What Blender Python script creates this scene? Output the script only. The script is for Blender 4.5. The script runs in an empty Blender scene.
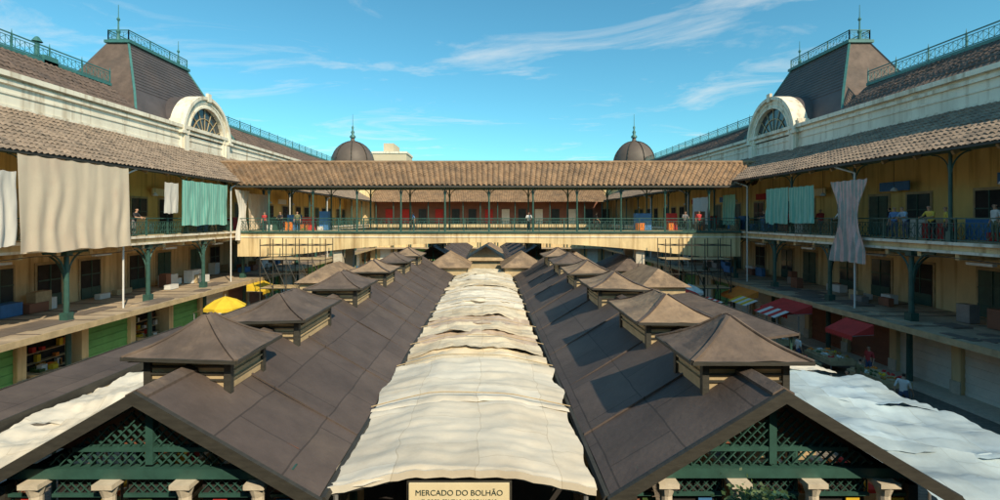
import bpy, math, random
import numpy as np
from mathutils import Vector, noise
random.seed(7)
R=random.Random(11)
scene=bpy.context.scene
EYE=8.2
# ---------------------------------------------------------------- materials
def mat(name,col,rough=0.8,var=0.35,scale=1.2,bump=0.15,bscale=12,metal=0,dirt=None,dirtamt=0.5,stretch=(1,1,1),extra=None,trans=0):
    m=bpy.data.materials.new(name); m.use_nodes=True
    nt=m.node_tree; N=nt.nodes; L=nt.links
    b=N['Principled BSDF']
    if len(col)==3: col=tuple(col)+(1,)
    tc=N.new('ShaderNodeTexCoord'); mp=N.new('ShaderNodeMapping'); mp.inputs['Scale'].default_value=stretch
    L.new(tc.outputs['Object'],mp.inputs['Vector'])
    n1=N.new('ShaderNodeTexNoise'); n1.inputs['Scale'].default_value=scale; n1.inputs['Detail'].default_value=8; n1.inputs['Roughness'].default_value=0.65
    L.new(mp.outputs[0],n1.inputs['Vector'])
    cr=N.new('ShaderNodeValToRGB'); cr.color_ramp.elements[0].position=0.3; cr.color_ramp.elements[1].position=0.7
    cr.color_ramp.elements[0].color=(col[0]*(1-var),col[1]*(1-var),col[2]*(1-var),1)
    cr.color_ramp.elements[1].color=(min(1,col[0]*(1+var*.6)),min(1,col[1]*(1+var*.6)),min(1,col[2]*(1+var*.6)),1)
    L.new(n1.outputs['Fac'],cr.inputs['Fac'])
    out=cr.outputs['Color']
    if dirt:
        n2=N.new('ShaderNodeTexNoise'); n2.inputs['Scale'].default_value=scale*0.45; n2.inputs['Detail'].default_value=10; n2.inputs['Roughness'].default_value=0.7
        L.new(mp.outputs[0],n2.inputs['Vector'])
        r2=N.new('ShaderNodeValToRGB'); r2.color_ramp.elements[0].position=0.48; r2.color_ramp.elements[1].position=0.68
        L.new(n2.outputs['Fac'],r2.inputs['Fac'])
        mu=N.new('ShaderNodeMath'); mu.operation='MULTIPLY'; mu.inputs[1].default_value=dirtamt
        L.new(r2.outputs['Color'],mu.inputs[0])
        mx=N.new('ShaderNodeMix'); mx.data_type='RGBA'
        L.new(mu.outputs[0],mx.inputs['Factor']); L.new(out,mx.inputs['A']); mx.inputs['B'].default_value=tuple(dirt)[:3]+(1,)
        out=mx.outputs['Result']
    def mult(c):
        nonlocal out
        mm=N.new('ShaderNodeMix'); mm.data_type='RGBA'; mm.blend_type='MULTIPLY'; mm.inputs['Factor'].default_value=1; mm.clamp_result=False
        L.new(out,mm.inputs['A']); L.new(c,mm.inputs['B']); out=mm.outputs['Result']
    if extra in('panels','patch'):
        br=N.new('ShaderNodeTexBrick'); br.inputs['Scale'].default_value=1.0
        pn=extra=='panels'
        br.inputs['Brick Width'].default_value=1.9 if pn else 1.15; br.inputs['Row Height'].default_value=1.05 if pn else 1.37
        br.inputs['Mortar Size'].default_value=0.014 if pn else .008; br.inputs['Color1'].default_value=(1,1,1,1)
        br.inputs['Color2'].default_value=(0.82,0.82,0.84,1) if pn else (.89,.86,.82,1); br.inputs['Mortar'].default_value=(0.5,0.5,0.5,1) if pn else (.74,.70,.64,1)
        sp=N.new('ShaderNodeSeparateXYZ'); cb=N.new('ShaderNodeCombineXYZ')
        nd=N.new('ShaderNodeTexNoise'); nd.inputs['Scale'].default_value=.9; L.new(tc.outputs['Object'],nd.inputs['Vector'])
        va=N.new('ShaderNodeVectorMath'); va.operation='SCALE'; va.inputs['Scale'].default_value=.08 if pn else .45; L.new(nd.outputs['Color'],va.inputs[0])
        vb=N.new('ShaderNodeVectorMath'); vb.operation='ADD'; L.new(tc.outputs['Object'],vb.inputs[0]); L.new(va.outputs[0],vb.inputs[1])
        L.new(vb.outputs[0],sp.inputs[0]); L.new(sp.outputs['Y'],cb.inputs['X']); L.new(sp.outputs['X'],cb.inputs['Y'])
        L.new(cb.outputs[0],br.inputs['Vector']); mult(br.outputs['Color'])
    if extra=='streak':   # rain streaks running down walls
        ms=N.new('ShaderNodeMapping'); ms.inputs['Scale'].default_value=(2.6,2.6,.16); L.new(tc.outputs['Object'],ms.inputs['Vector'])
        nz=N.new('ShaderNodeTexNoise'); nz.inputs['Scale'].default_value=1; nz.inputs['Detail'].default_value=6; L.new(ms.outputs[0],nz.inputs['Vector'])
        rr=N.new('ShaderNodeValToRGB'); rr.color_ramp.elements[0].position=.5; rr.color_ramp.elements[1].position=.72; rr.color_ramp.elements[0].color=(1,1,1,1); rr.color_ramp.elements[1].color=(.58,.50,.42,1)
        L.new(nz.outputs['Fac'],rr.inputs['Fac']); mult(rr.outputs['Color'])
    if extra=='stripes':
        w=N.new('ShaderNodeTexWave'); w.inputs['Scale'].default_value=1.1; w.inputs['Distortion'].default_value=1.2; w.bands_direction='Y'
        L.new(tc.outputs['Object'],w.inputs['Vector'])
        rr=N.new('ShaderNodeValToRGB'); rr.color_ramp.elements[0].position=0.5; rr.color_ramp.elements[1].position=0.56
        rr.color_ramp.elements[0].color=(1,1,1,1); rr.color_ramp.elements[1].color=(1.8,1.2,1.2,1)
        L.new(w.outputs['Color'],rr.inputs['Fac']); mult(rr.outputs['Color'])
    if extra=='paving':
        br=N.new('ShaderNodeTexBrick'); br.inputs['Scale'].default_value=1.6
        br.inputs['Color1'].default_value=(1,1,1,1); br.inputs['Color2'].default_value=(0.8,0.8,0.8,1); br.inputs['Mortar'].default_value=(0.45,0.45,0.45,1)
        L.new(tc.outputs['Object'],br.inputs['Vector']); mult(br.outputs['Color'])
    L.new(out,b.inputs['Base Color'])
    b.inputs['Roughness'].default_value=rough; b.inputs['Metallic'].default_value=metal
    if bump>0:
        n3=N.new('ShaderNodeTexNoise'); n3.inputs['Scale'].default_value=bscale; n3.inputs['Detail'].default_value=6
        L.new(mp.outputs[0],n3.inputs['Vector'])
        bp=N.new('ShaderNodeBump'); bp.inputs['Strength'].default_value=bump; bp.inputs['Distance'].default_value=0.05
        L.new(n3.outputs['Fac'],bp.inputs['Height']); L.new(bp.outputs[0],b.inputs['Normal'])
    if trans>0:
        o=N['Material Output']; t=N.new('ShaderNodeBsdfTranslucent'); L.new(out,t.inputs['Color'])
        ms=N.new('ShaderNodeMixShader'); ms.inputs[0].default_value=trans
        L.new(b.outputs[0],ms.inputs[1]); L.new(t.outputs[0],ms.inputs[2]); L.new(ms.outputs[0],o.inputs['Surface'])
    return m
M={}
M['felt']=mat('roof_felt',(0.106,0.080,0.070),0.7,0.3,0.9,0.25,9,dirt=(0.17,0.13,0.105),dirtamt=0.5,extra='panels')
M['felt2']=mat('roof_felt_dusty',(0.32,0.22,0.14),0.85,0.4,1.6,0.5,7,dirt=(0.10,0.075,0.06),dirtamt=0.8)
M['felt3']=mat('roof_felt_brown',(0.12,0.09,0.075),0.85,0.4,1.6,0.4,9,dirt=(0.24,0.17,0.12),dirtamt=0.6)
M['tile']=mat('clay_tile',(0.32,0.20,0.115),0.85,0.4,1.4,0.1,20,dirt=(0.12,0.085,0.06),dirtamt=0.7)
M['tile_g']=mat('weathered_tile',(0.29,0.215,0.16),0.85,0.5,2.2,0.15,20,dirt=(0.11,0.09,0.075),dirtamt=0.7)
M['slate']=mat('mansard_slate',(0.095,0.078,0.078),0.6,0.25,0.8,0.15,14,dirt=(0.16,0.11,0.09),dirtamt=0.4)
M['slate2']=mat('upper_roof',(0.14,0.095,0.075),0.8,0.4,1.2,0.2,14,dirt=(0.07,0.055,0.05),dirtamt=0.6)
M['white']=mat('white_render',(0.84,0.77,0.64),0.8,0.10,0.7,0.08,14,dirt=(0.50,0.41,0.30),dirtamt=0.45,stretch=(1,1,0.4),extra='streak')
M['cream']=mat('cream_render',(0.80,0.61,0.33),0.85,0.2,0.7,0.1,12,dirt=(0.38,0.26,0.15),dirtamt=0.55,stretch=(1,1,0.4),extra='streak')
M['yellow']=mat('ochre_render',(0.88,0.62,0.22),0.85,0.15,0.6,0.1,12,dirt=(0.50,0.33,0.15),dirtamt=0.5,stretch=(1,1,0.4),extra='streak')
M['conc']=mat('ledge_concrete',(0.46,0.36,0.25),0.9,0.35,0.8,0.25,10,dirt=(0.15,0.115,0.09),dirtamt=0.8)
M['conc2']=mat('ledge_underlayer',(0.16,0.13,0.11),0.9,0.3,0.8,0.25,10,dirt=(0.28,0.22,0.17),dirtamt=0.5)
M['green']=mat('green_ironwork',(0.035,0.10,0.082),0.5,0.3,3,0,12)
M['teal']=mat('green_cresting',(0.05,0.17,0.16),0.5,0.25,3,0,12)
M['dkwood']=mat('dark_timber',(0.045,0.042,0.034),0.65,0.35,4,0.1,20,stretch=(1,1,4))
M['wood']=mat('painted_timber',(0.50,0.38,0.22),0.75,0.3,2,0.1,18)
M['dark']=mat('unlit_opening_fill',(0.035,0.03,0.028),0.9,0.5,1.5,0,12)  # near-black fill standing in for the shade inside openings
M['glass']=mat('window_glass',(0.05,0.06,0.065),0.12,0.3,2,0.02,3)
M['tarpw']=mat('tarp_white',(0.86,0.80,0.68),0.6,0.10,0.9,0.3,3,dirt=(0.56,0.48,0.37),dirtamt=0.5,trans=0.12,extra='patch')
M['tarpc']=mat('tarp_cream',(0.80,0.70,0.53),0.65,0.2,1.2,0.4,3.5,dirt=(0.48,0.38,0.26),dirtamt=0.6,trans=0.12,extra='patch')
M['tarpp']=mat('tarp_pinkish',(0.66,0.53,0.42),0.7,0.25,1.6,0.5,4,dirt=(0.38,0.28,0.20),dirtamt=0.6,trans=0.12,extra='patch')
M['tarpg']=mat('tarp_tan',(0.5,0.37,0.22),0.7,0.3,1.6,0.4,4,dirt=(0.2,0.15,0.1),dirtamt=0.6)
M['tarpshade']=mat('tarp_shade_blue',(0.48,0.62,0.72),0.55,0.2,0.9,0.4,3,dirt=(0.34,0.41,0.45),dirtamt=0.6,trans=0.12,extra='patch')  # white tarp with the blue cast of shade put into its colour
M['sheet']=mat('cotton_sheet',(0.90,0.76,0.58),0.9,0.05,0.8,0.1,8,trans=0.3,dirt=(0.82,0.60,0.45),dirtamt=0.5)
M['sheet2']=mat('white_sheet',(0.88,0.84,0.76),0.9,0.05,0.8,0.1,8,trans=0.3)
M['tealc']=mat('striped_cloth',(0.22,0.62,0.52),0.9,0.1,0.8,0.05,8,trans=0.3,extra='stripes')
M['plaid']=mat('faded_curtain',(0.45,0.47,0.44),0.9,0.2,2,0.05,8,trans=0.2,extra='stripes')
M['ground']=mat('stone_paving',(0.24,0.205,0.165),0.85,0.3,0.5,0.1,9,extra='paving')
M['red']=mat('red_canvas',(0.55,0.04,0.035),0.8,0.2,2,0.05)
M['orange']=mat('orange_canvas',(0.75,0.22,0.03),0.8,0.2,2,0.05)
M['yel']=mat('yellow_canvas',(0.75,0.50,0.03),0.8,0.15,2,0.05)
M['blue']=mat('blue_paint',(0.06,0.2,0.45),0.7,0.2,2,0.05)
M['shut']=mat('white_shutter',(0.80,0.75,0.65),0.6,0.12,1.5,0.03)
M['shutg']=mat('green_shutter',(0.14,0.40,0.12),0.6,0.2,1.5,0.03)
M['shutr']=mat('brown_shutter',(0.25,0.10,0.06),0.6,0.2,1.5,0.03)
M['stone']=mat('granite',(0.60,0.53,0.42),0.8,0.2,5,0.1,30)
M['fruit']=mat('mixed_produce',(0.55,0.18,0.05),0.7,0.9,9,0.3,20,dirt=(0.1,0.28,0.04),dirtamt=1)
M['leaf']=mat('leaf',(0.06,0.11,0.03),0.6,0.5,6,0)
M['bark']=mat('bark',(0.1,0.07,0.05),0.9,0.3,6,0.3)
M['sign']=mat('sign_board',(0.82,0.70,0.45),0.7,0.1,2,0.03)
M['ink']=mat('sign_ink',(0.02,0.05,0.04),0.7,0.1,2,0)
M['grey']=mat('grey_metal',(0.3,0.3,0.3),0.5,0.2,3,0,metal=0.4)
M['cwhite']=mat('plastic_white',(0.7,0.7,0.68),0.5,0.1,3,0)
M['bldg']=mat('distant_render',(0.60,0.50,0.36),0.9,0.1,0.2,0)
M['dome']=mat('dome_lead',(0.12,0.088,0.07),0.6,0.25,0.5,0.1,5)

# ---------------------------------------------------------------- mesh builder
def empty(name,loc=(0,0,0)):
    e=bpy.data.objects.new(name,None); e.empty_display_size=0.5; e.location=loc
    scene.collection.objects.link(e); return e
class MB:
    def __init__(s): s.v=[]; s.f=[]; s.m=[]; s.mats=[]
    def mi(s,m):
        if m not in s.mats: s.mats.append(m)
        return s.mats.index(m)
    def quad(s,pts,m):
        b=len(s.v); s.v+= [tuple(p) for p in pts]; s.f.append(tuple(range(b,b+len(pts)))); s.m.append(s.mi(m))
    def hexa(s,p,m):
        b=len(s.v); s.v+=[tuple(q) for q in p]; k=s.mi(m)
        for f in ((0,3,2,1),(4,5,6,7),(0,1,5,4),(1,2,6,5),(2,3,7,6),(3,0,4,7)):
            s.f.append(tuple(b+i for i in f)); s.m.append(k)
    def box(s,x0,x1,y0,y1,z0,z1,m):
        x0,x1=min(x0,x1),max(x0,x1); y0,y1=min(y0,y1),max(y0,y1); z0,z1=min(z0,z1),max(z0,z1)
        s.hexa([(x0,y0,z0),(x1,y0,z0),(x1,y1,z0),(x0,y1,z0),(x0,y0,z1),(x1,y0,z1),(x1,y1,z1),(x0,y1,z1)],m)
    def beam(s,p,q,w,h,m,up=(0,0,1)):
        p=Vector(p);q=Vector(q);d=(q-p).normalized();u=Vector(up)
        if abs(d.dot(u))>0.98: u=Vector((0,1,0))
        a=d.cross(u).normalized()*w/2; b2=a.cross(d).normalized()*h/2
        s.hexa([p-a-b2,p+a-b2,q+a-b2,q-a-b2,p-a+b2,p+a+b2,q+a+b2,q-a+b2],m)
    def cyl(s,p,q,r0,r1,m,n=8):
        p=Vector(p);q=Vector(q);d=(q-p).normalized();u=Vector((0,0,1)) if abs(d.z)<0.9 else Vector((1,0,0))
        a=d.cross(u).normalized(); c=a.cross(d).normalized(); b=len(s.v); k=s.mi(m)
        for i in range(n):
            t=2*math.pi*i/n; o=a*math.cos(t)+c*math.sin(t)
            s.v.append(tuple(p+o*r0)); s.v.append(tuple(q+o*r1))
        for i in range(n):
            j=(i+1)%n; s.f.append((b+2*i,b+2*j,b+2*j+1,b+2*i+1)); s.m.append(k)
        s.f.append(tuple(b+2*i for i in range(n))); s.m.append(k); s.f.append(tuple(b+2*i+1 for i in range(n))[::-1]); s.m.append(k)
    def lathe(s,c,prof,m,n=16):
        b=len(s.v);k=s.mi(m)
        for r,z in prof:
            for i in range(n):
                t=2*math.pi*i/n; s.v.append((c[0]+r*math.cos(t),c[1]+r*math.sin(t),c[2]+z))
        for j in range(len(prof)-1):
            for i in range(n):
                i2=(i+1)%n; s.f.append((b+j*n+i,b+j*n+i2,b+(j+1)*n+i2,b+(j+1)*n+i)); s.m.append(k)
    def build(s,name,parent=None,smooth=False):
        me=bpy.data.meshes.new(name); me.from_pydata(s.v,[],s.f)
        for mm in s.mats: me.materials.append(M[mm] if isinstance(mm,str) else mm)
        me.polygons.foreach_set('material_index',s.m)
        if smooth: me.polygons.foreach_set('use_smooth',[True]*len(s.f))
        me.update(); o=bpy.data.objects.new(name,me); scene.collection.objects.link(o)
        if parent: o.parent=parent
        return o
def tile_roof(name,p0,p1,q0,q1,m,parent,period=0.3,amp=0.045,row=0.42,step=0.05):
    p0,p1,q0,q1=[np.array(a,float) for a in (p0,p1,q0,q1)]
    L=np.linalg.norm(p1-p0); n=max(8,int(L/period*4)); H=np.linalg.norm(q0-p0); rows=max(2,int(H/row))
    nr=np.cross(p1-p0,q0-p0); nr/=np.linalg.norm(nr)
    if nr[2]<0: nr=-nr
    u=np.linspace(0,1,n+1); vs=[]
    rr=np.random.RandomState(3)
    for r in range(rows):
        for k,(vv,o) in enumerate(((r/rows,step),((r+1)/rows,0.0))):
            wob=0.012*np.sin(u*L*0.9+r)+0.012*rr.randn(n+1)
            A=(1-vv)*((1-u)[:,None]*p0+u[:,None]*p1)+vv*((1-u)[:,None]*q0+u[:,None]*q1)
            off=amp*np.sin(u*L/period*2*math.pi)+o+wob+0.03*np.sin(u*L*0.35+2)
            vs.append(A+off[:,None]*nr)
    V=np.concatenate(vs); W=n+1; F=[]
    for r in range(2*rows-1):
        a=r*W
        F+=[(a+i,a+i+1,a+W+i+1,a+W+i) for i in range(n)]
    me=bpy.data.meshes.new(name); me.from_pydata(V.tolist(),[],F); me.materials.append(M[m]); me.update()
    o=bpy.data.objects.new(name,me); scene.collection.objects.link(o); o.parent=parent; return o
def railing(mb,p,q,h,m,sp=0.16,post=2.0,lattice=True):
    p=Vector(p);q=Vector(q);d=q-p;L=d.length;d.normalize();Z=Vector((0,0,1))
    mb.beam(p+Z*h,q+Z*h,0.08,0.06,m); mb.beam(p+Z*0.1,q+Z*0.1,0.05,0.05,m); mb.beam(p+Z*h*0.8,q+Z*h*0.8,0.04,0.035,m)
    n=int(L/sp)
    for i in range(n+1):
        a=p+d*(L*i/n); mb.beam(a+Z*0.12,a+Z*(h*0.79),0.022,0.022,m)
        if lattice and i<n and i%2==0:
            b=p+d*(L*min(n,i+2)/n)
            mb.beam(a+Z*0.14,b+Z*h*0.76,0.018,0.018,m); mb.beam(a+Z*h*0.76,b+Z*0.14,0.018,0.018,m)
    k=int(L/post)
    for i in range(k+1):
        a=p+d*(L*i/k); mb.beam(a,a+Z*(h+0.04),0.07,0.07,m)
def arc_bracket(mb,c,dirv,r,w,m,n=8):
    d=Vector(dirv); prev=None
    for i in range(n+1):
        t=math.pi/2*i/n
        pt=Vector(c)+d*(r*(1-math.cos(t)))+Vector((0,0,r*math.sin(t)))
        if prev is not None: mb.beam(prev,pt,w,w,m,up=(0.3,0.2,1))
        prev=pt
# ---------------------------------------------------------------- ground
g=MB(); g.quad([(-600,-500,0),(600,-500,0),(600,900,0),(-600,900,0)],'ground'); g.build('ground')

# ---------------------------------------------------------------- side gallery buildings
Y0,Y1=-6,92
def side_building(s,eave_x,eave_z):
    E=empty('market_gallery_building')
    X=lambda a:s*a
    b=MB()
    b.box(X(20.8),X(25.3),Y0,Y1,6.6,7.1,'cream')
    b.box(X(20.62),X(20.8),Y0,Y1,6.98,7.12,'white')
    b.box(X(20.7),X(20.798),Y0,Y1,6.6,6.72,'white')
    b.box(X(25.3),X(34),Y0,Y1,0,15.0,'cream')
    b.box(X(25.15),X(25.298),Y0,Y1,7.1,13.0,'yellow')
    y=Y0+0.5
    while y<Y1:
        b.box(X(20.9),X(25.29),y,y+0.2,6.32,6.598,'cream')
        b.beam((X(20.6),y,eave_z-0.15),(X(25.2),y,eave_z+2.2),0.12,0.2,'wood')
        y+=1.98
    b.build('structure',E)
    b=MB()
    b.box(X(24.5),X(25.297),Y0,Y1,13.75,15.35,'white')
    b.box(X(24.35),X(24.498),Y0,Y1,15.0,15.2,'white'); b.box(X(24.2),X(25.3),Y0,Y1,15.352,15.62,'white')
    b.box(X(24.42),X(24.498),Y0,Y1,13.75,13.95,'white'); b.box(X(24.44),X(24.497),Y0,Y1,14.5,14.6,'white')
    b.build('parapet',E)
    b=MB()
    b.box(X(19.5),X(25.3),Y0,Y1,2.92,3.1,'conc'); b.box(X(19.42),X(19.498),Y0,Y1,2.85,3.13,'wood')
    y=Y0+0.3
    while y<Y1:
        b.box(X(19.5),X(25.1),y,y+0.06,3.1,3.13,'conc2')
        y+=R.choice([1.2,2.4,3.1])
    for i in range(26):
        yy=R.uniform(10,70); w=R.uniform(.5,2.4); xx=R.uniform(19.7,21.6)
        b.box(X(xx),X(xx+R.uniform(.4,1.6)),yy,yy+w,3.104,3.125+R.uniform(0,.05),R.choice(['conc2','conc','conc2']))
    b.build('ledge',E)
    b=MB()
    for i in range(34):
        yy=R.uniform(18,60); xx=R.uniform(22.2,24.6); h=R.uniform(.3,1.1)
        b.box(X(xx),X(xx+R.uniform(.3,.7)),yy,yy+R.uniform(.4,1.4),3.14,3.14+h,R.choice(['cwhite','wood','grey','blue','shutr','cwhite']))
    for i in range(26):
        yy=R.uniform(20,62); xx=R.uniform(23.2,24.6); h=R.uniform(.4,1.3)
        b.box(X(xx),X(xx+R.uniform(.4,.8)),yy,yy+R.uniform(.5,1.8),7.102,7.1+h,R.choice(['wood','red','cwhite','blue','shutr','wood','green']))
    for yy in np.arange(22,64,7.3):
        b.box(X(24.6),X(24.68),yy,yy+2.2,9.85,10.4,R.choice(['sign','red','cwhite','blue']))
    b.build('storage_boxes_and_signs',E)
    b=MB(); y=18.9-5.95*4
    while y<Y1:
        if y>Y0:
            b.cyl((X(21.0),y,3.1),(X(21.0),y,6.58),0.13,0.11,'green',10); b.box(X(20.8),X(21.2),y-.2,y+.2,3.1,3.5,'green'); b.box(X(20.82),X(21.18),y-.18,y+.18,6.3,6.58,'green')
            arc_bracket(b,(X(21.0),y+.1,5.3),(0,1,0),1.25,0.07,'green'); arc_bracket(b,(X(21.0),y-.1,5.3),(0,-1,0),1.25,0.07,'green')
            arc_bracket(b,(X(21.1),y,5.0),(s,0,0),1.5,0.08,'green')
            b.beam((X(21.0),y-1.3,6.5),(X(21.0),y+1.3,6.5),0.1,0.1,'green')
            b.cyl((X(20.9),y,0),(X(20.9),y,2.9),0.14,0.12,'green',8)
        yu=y+3.8
        if Y0<yu<Y1:
            b.cyl((X(20.95),yu,7.1),(X(20.95),yu,eave_z),0.085,0.075,'green',10); b.box(X(20.83),X(21.07),yu-.12,yu+.12,7.1,7.6,'green')
            arc_bracket(b,(X(20.95),yu+.06,eave_z-1.0),(0,1,0),0.9,0.05,'green'); arc_bracket(b,(X(20.95),yu-.06,eave_z-1.0),(0,-1,0),0.9,0.05,'green')
        y+=5.95
    b.beam((X(20.95),Y0,eave_z+0.02),(X(20.95),Y1,eave_z+0.02),0.14,0.2,'green')
    b.beam((X(eave_x+.06),Y0,eave_z-0.05),(X(eave_x+.06),Y1,eave_z-0.05),0.05,0.14,'dkwood')
    b.build('iron_posts',E)
    b=MB(); railing(b,(X(20.88),Y0,7.1),(X(20.88),40.6,7.1),1.08,'green',0.2); railing(b,(X(20.88),46.2,7.1),(X(20.88),Y1,7.1),1.08,'green',0.3,lattice=False); b.build('balustrade',E)
    tile_roof('gallery_roof',(X(eave_x),Y0,eave_z),(X(eave_x),Y1,eave_z),(X(24.6),Y0,13.85),(X(24.6),Y1,13.85),'tile_g',E)
    b=MB(); b.quad([(X(eave_x+.05),Y0,eave_z-0.1),(X(eave_x+.05),Y1,eave_z-0.1),(X(25.1),Y1,13.6),(X(25.1),Y0,13.6)],'wood'); b.build('roof_boarding',E)
    for k,(a,c) in enumerate(((Y0,36.2),(50.2,Y1))):
        tile_roof('upper_roof',(X(25.0),a,15.6),(X(25.0),c,15.6),(X(27.4),a,17.8),(X(27.4),c,17.8),'slate2',E,period=.35,amp=.03,step=.03)
        b=MB(); b.box(X(27.4),X(34),a,c,15.0,17.75,'slate2'); b.box(X(27.3),X(27.65),a,c,17.752,17.95,'teal')
        railing(b,(X(27.45),a,17.95),(X(27.45),c,17.95),0.85,'teal',0.3,2.4)
        for i in range(int((c-a)/2.4)+1):
            yy=a+(c-a)*i/int((c-a)/2.4); b.cyl((X(27.45),yy,18.8),(X(27.45),yy,19.1),0.04,0.005,'teal',5)
        b.build('ridge_cresting',E)
    b=MB()
    base=[(25.4,36.0,15.6),(33,36.0,15.6),(33,50.4,15.6),(25.4,50.4,15.6)]
    mid=[(26.3,37.1,17.6),(32.0,37.1,17.6),(32.0,49.3,17.6),(26.3,49.3,17.6)]
    top=[(28.4,39.4,22.0),(30.0,39.4,22.0),(30.0,47.0,22.0),(28.4,47.0,22.0)]
    for lo,hi in ((base,mid),(mid,top)):
        for i in range(4):
            j=(i+1)%4; b.quad([(X(p[0]),p[1],p[2]) for p in (lo[i],lo[j],hi[j],hi[i])],'slate' if i==3 or i==1 else 'slate2')  # browner near and far faces paint in the sunlit look; court faces stay dark
    b.box(X(25.3),X(33.1),35.8,50.6,15.3,15.61,'white')
    b.box(X(28.2),X(30.2),39.2,47.2,21.98,22.2,'teal')
    for lo,hi in ((base,mid),(mid,top)):
        for i in range(4): b.beam((X(lo[i][0]),lo[i][1],lo[i][2]),(X(hi[i][0]),hi[i][1],hi[i][2]),0.15,0.12,'teal' if i in(0,3) else 'slate')
    for kk in range(1,16):
        t=kk/16; x0=26.3+2.1*t; b.box(X(x0-.035),X(x0+.2),37.1+2.3*t,49.3-2.3*t,17.6+4.4*t,17.6+4.4*t+.02,'slate')
    b.build('tower_roof',E)
    b=MB()
    railing(b,(X(28.4),39.4,22.2),(X(28.4),47.0,22.2),0.8,'teal',0.35,1.9); railing(b,(X(30.0),39.4,22.2),(X(30.0),47.0,22.2),0.8,'teal',0.35,1.9)
    railing(b,(X(28.4),39.4,22.2),(X(30.0),39.4,22.2),0.8,'teal',0.35,.8)
    for yy,h in ((39.4,2.8),(47.0,2.6)):
        b.lathe((X(29.2),yy,22.2),[(0.16,0),(0.1,0.5),(0.17,0.7),(0.06,0.9),(0.05,1.5),(0.13,1.65),(0.03,1.85),(0.02,h)],'teal',8)
    b.build('tower_cresting',E)
    b=MB(); cy=43.2; cz=14.95; n=28
    def ring(r0,r1,x0,x1,m,zc=cz):
        for i in range(n):
            t0=math.pi*i/n;t1=math.pi*(i+1)/n
            P=[]
            for xx in (x0,x1):
                for (t,r) in ((t0,r0),(t1,r0),(t1,r1),(t0,r1)):
                    P.append((X(xx),cy-r*math.cos(t),zc+r*math.sin(t)))
            b.hexa(P,m)
    ring(2.65,3.4,24.32,25.3,'white'); ring(3.38,3.65,24.12,25.35,'white'); ring(2.65,2.8,24.24,24.318,'white'); ring(3.05,3.13,24.27,24.319,'white')
    ring(2.8,3.6,25.36,27.2,'slate')
    for sg in (-1,1):
        b.box(X(24.32),X(25.3),cy+sg*2.65,cy+sg*3.6,13.5,cz,'white'); b.box(X(24.08),X(25.32),cy+sg*3.1,cy+sg*3.9,cz+.002,cz+.22,'white')
        b.box(X(24.18),X(24.318),cy+sg*2.85,cy+sg*3.45,13.6,cz-.1,'white')
        for i in range(8):
            t=i/8; b.box(X(24.4),X(25.28),cy+sg*(3.6+.9*t),cy+sg*(3.6+.9*(t+.125)),cz+.22,cz+.23+.9*(1-t)**2,'white')
    b.box(X(24.1),X(24.33),cy-.25,cy+.25,cz+3.25,cz+3.95,'white')
    for i in range(n):
        t0=math.pi*i/n;t1=math.pi*(i+1)/n; b.quad([(X(24.6),cy,cz),(X(24.6),cy-2.7*math.cos(t0),cz+2.7*math.sin(t0)),(X(24.6),cy-2.7*math.cos(t1),cz+2.7*math.sin(t1))],'glass')
    b.box(X(24.4),X(24.62),cy-2.64,cy+2.64,13.4,cz-1.0,'white'); b.box(X(24.6),X(24.65),cy-2.65,cy+2.65,cz-.998,cz,'glass')
    for i in range(1,8):
        t=math.pi*i/8; b.beam((X(24.55),cy-.8*math.cos(t),cz+.8*math.sin(t)),(X(24.55),cy-2.66*math.cos(t),cz+2.66*math.sin(t)),.05,.05,'wood')
    ring(1.75,1.81,24.52,24.58,'wood'); ring(.75,.82,24.52,24.58,'wood')
    for i in range(-4,5): b.box(X(24.52),X(24.58),cy+i*.58-.022,cy+i*.58+.022,cz-.998,cz,'wood')
    b.box(X(24.5),X(24.59),cy-2.64,cy+2.64,cz-.04,cz+.04,'wood')
    b.build('arched_gable',E)
    b=MB(); y=3.0
    while y<Y1-3:
        for z0,xw in ((7.1,25.15),(3.13,25.3)):
            h=2.5 if z0>5 else 2.4
            w=1.5
            b.box(X(xw-.06),X(xw-.002),y-w/2-.15,y+w/2+.15,z0,z0+h+.15,'wood'); b.box(X(xw-.1),X(xw-.061),y-w/2,y+w/2,z0+.02,z0+h,R.choice(['glass','glass','green','dark']))
            b.box(X(xw-.14),X(xw-.101),y-.03,y+.03,z0+.02,z0+h,'green'); b.box(X(xw-.13),X(xw-.101),y-w/2,y+w/2,z0+h*.62,z0+h*.62+.07,'green')
            b.box(X(xw-.13),X(xw-.101),y-w/2,y+w/2,z0+.02,z0+.7,'green')
        y+=R.choice([2.97,2.97,4.2])
    b.build('doors_and_windows',E)
    b=MB(); y=Y0
    b.box(X(22.4),X(22.6),Y0,Y1,0,2.9,'dark')
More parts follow.
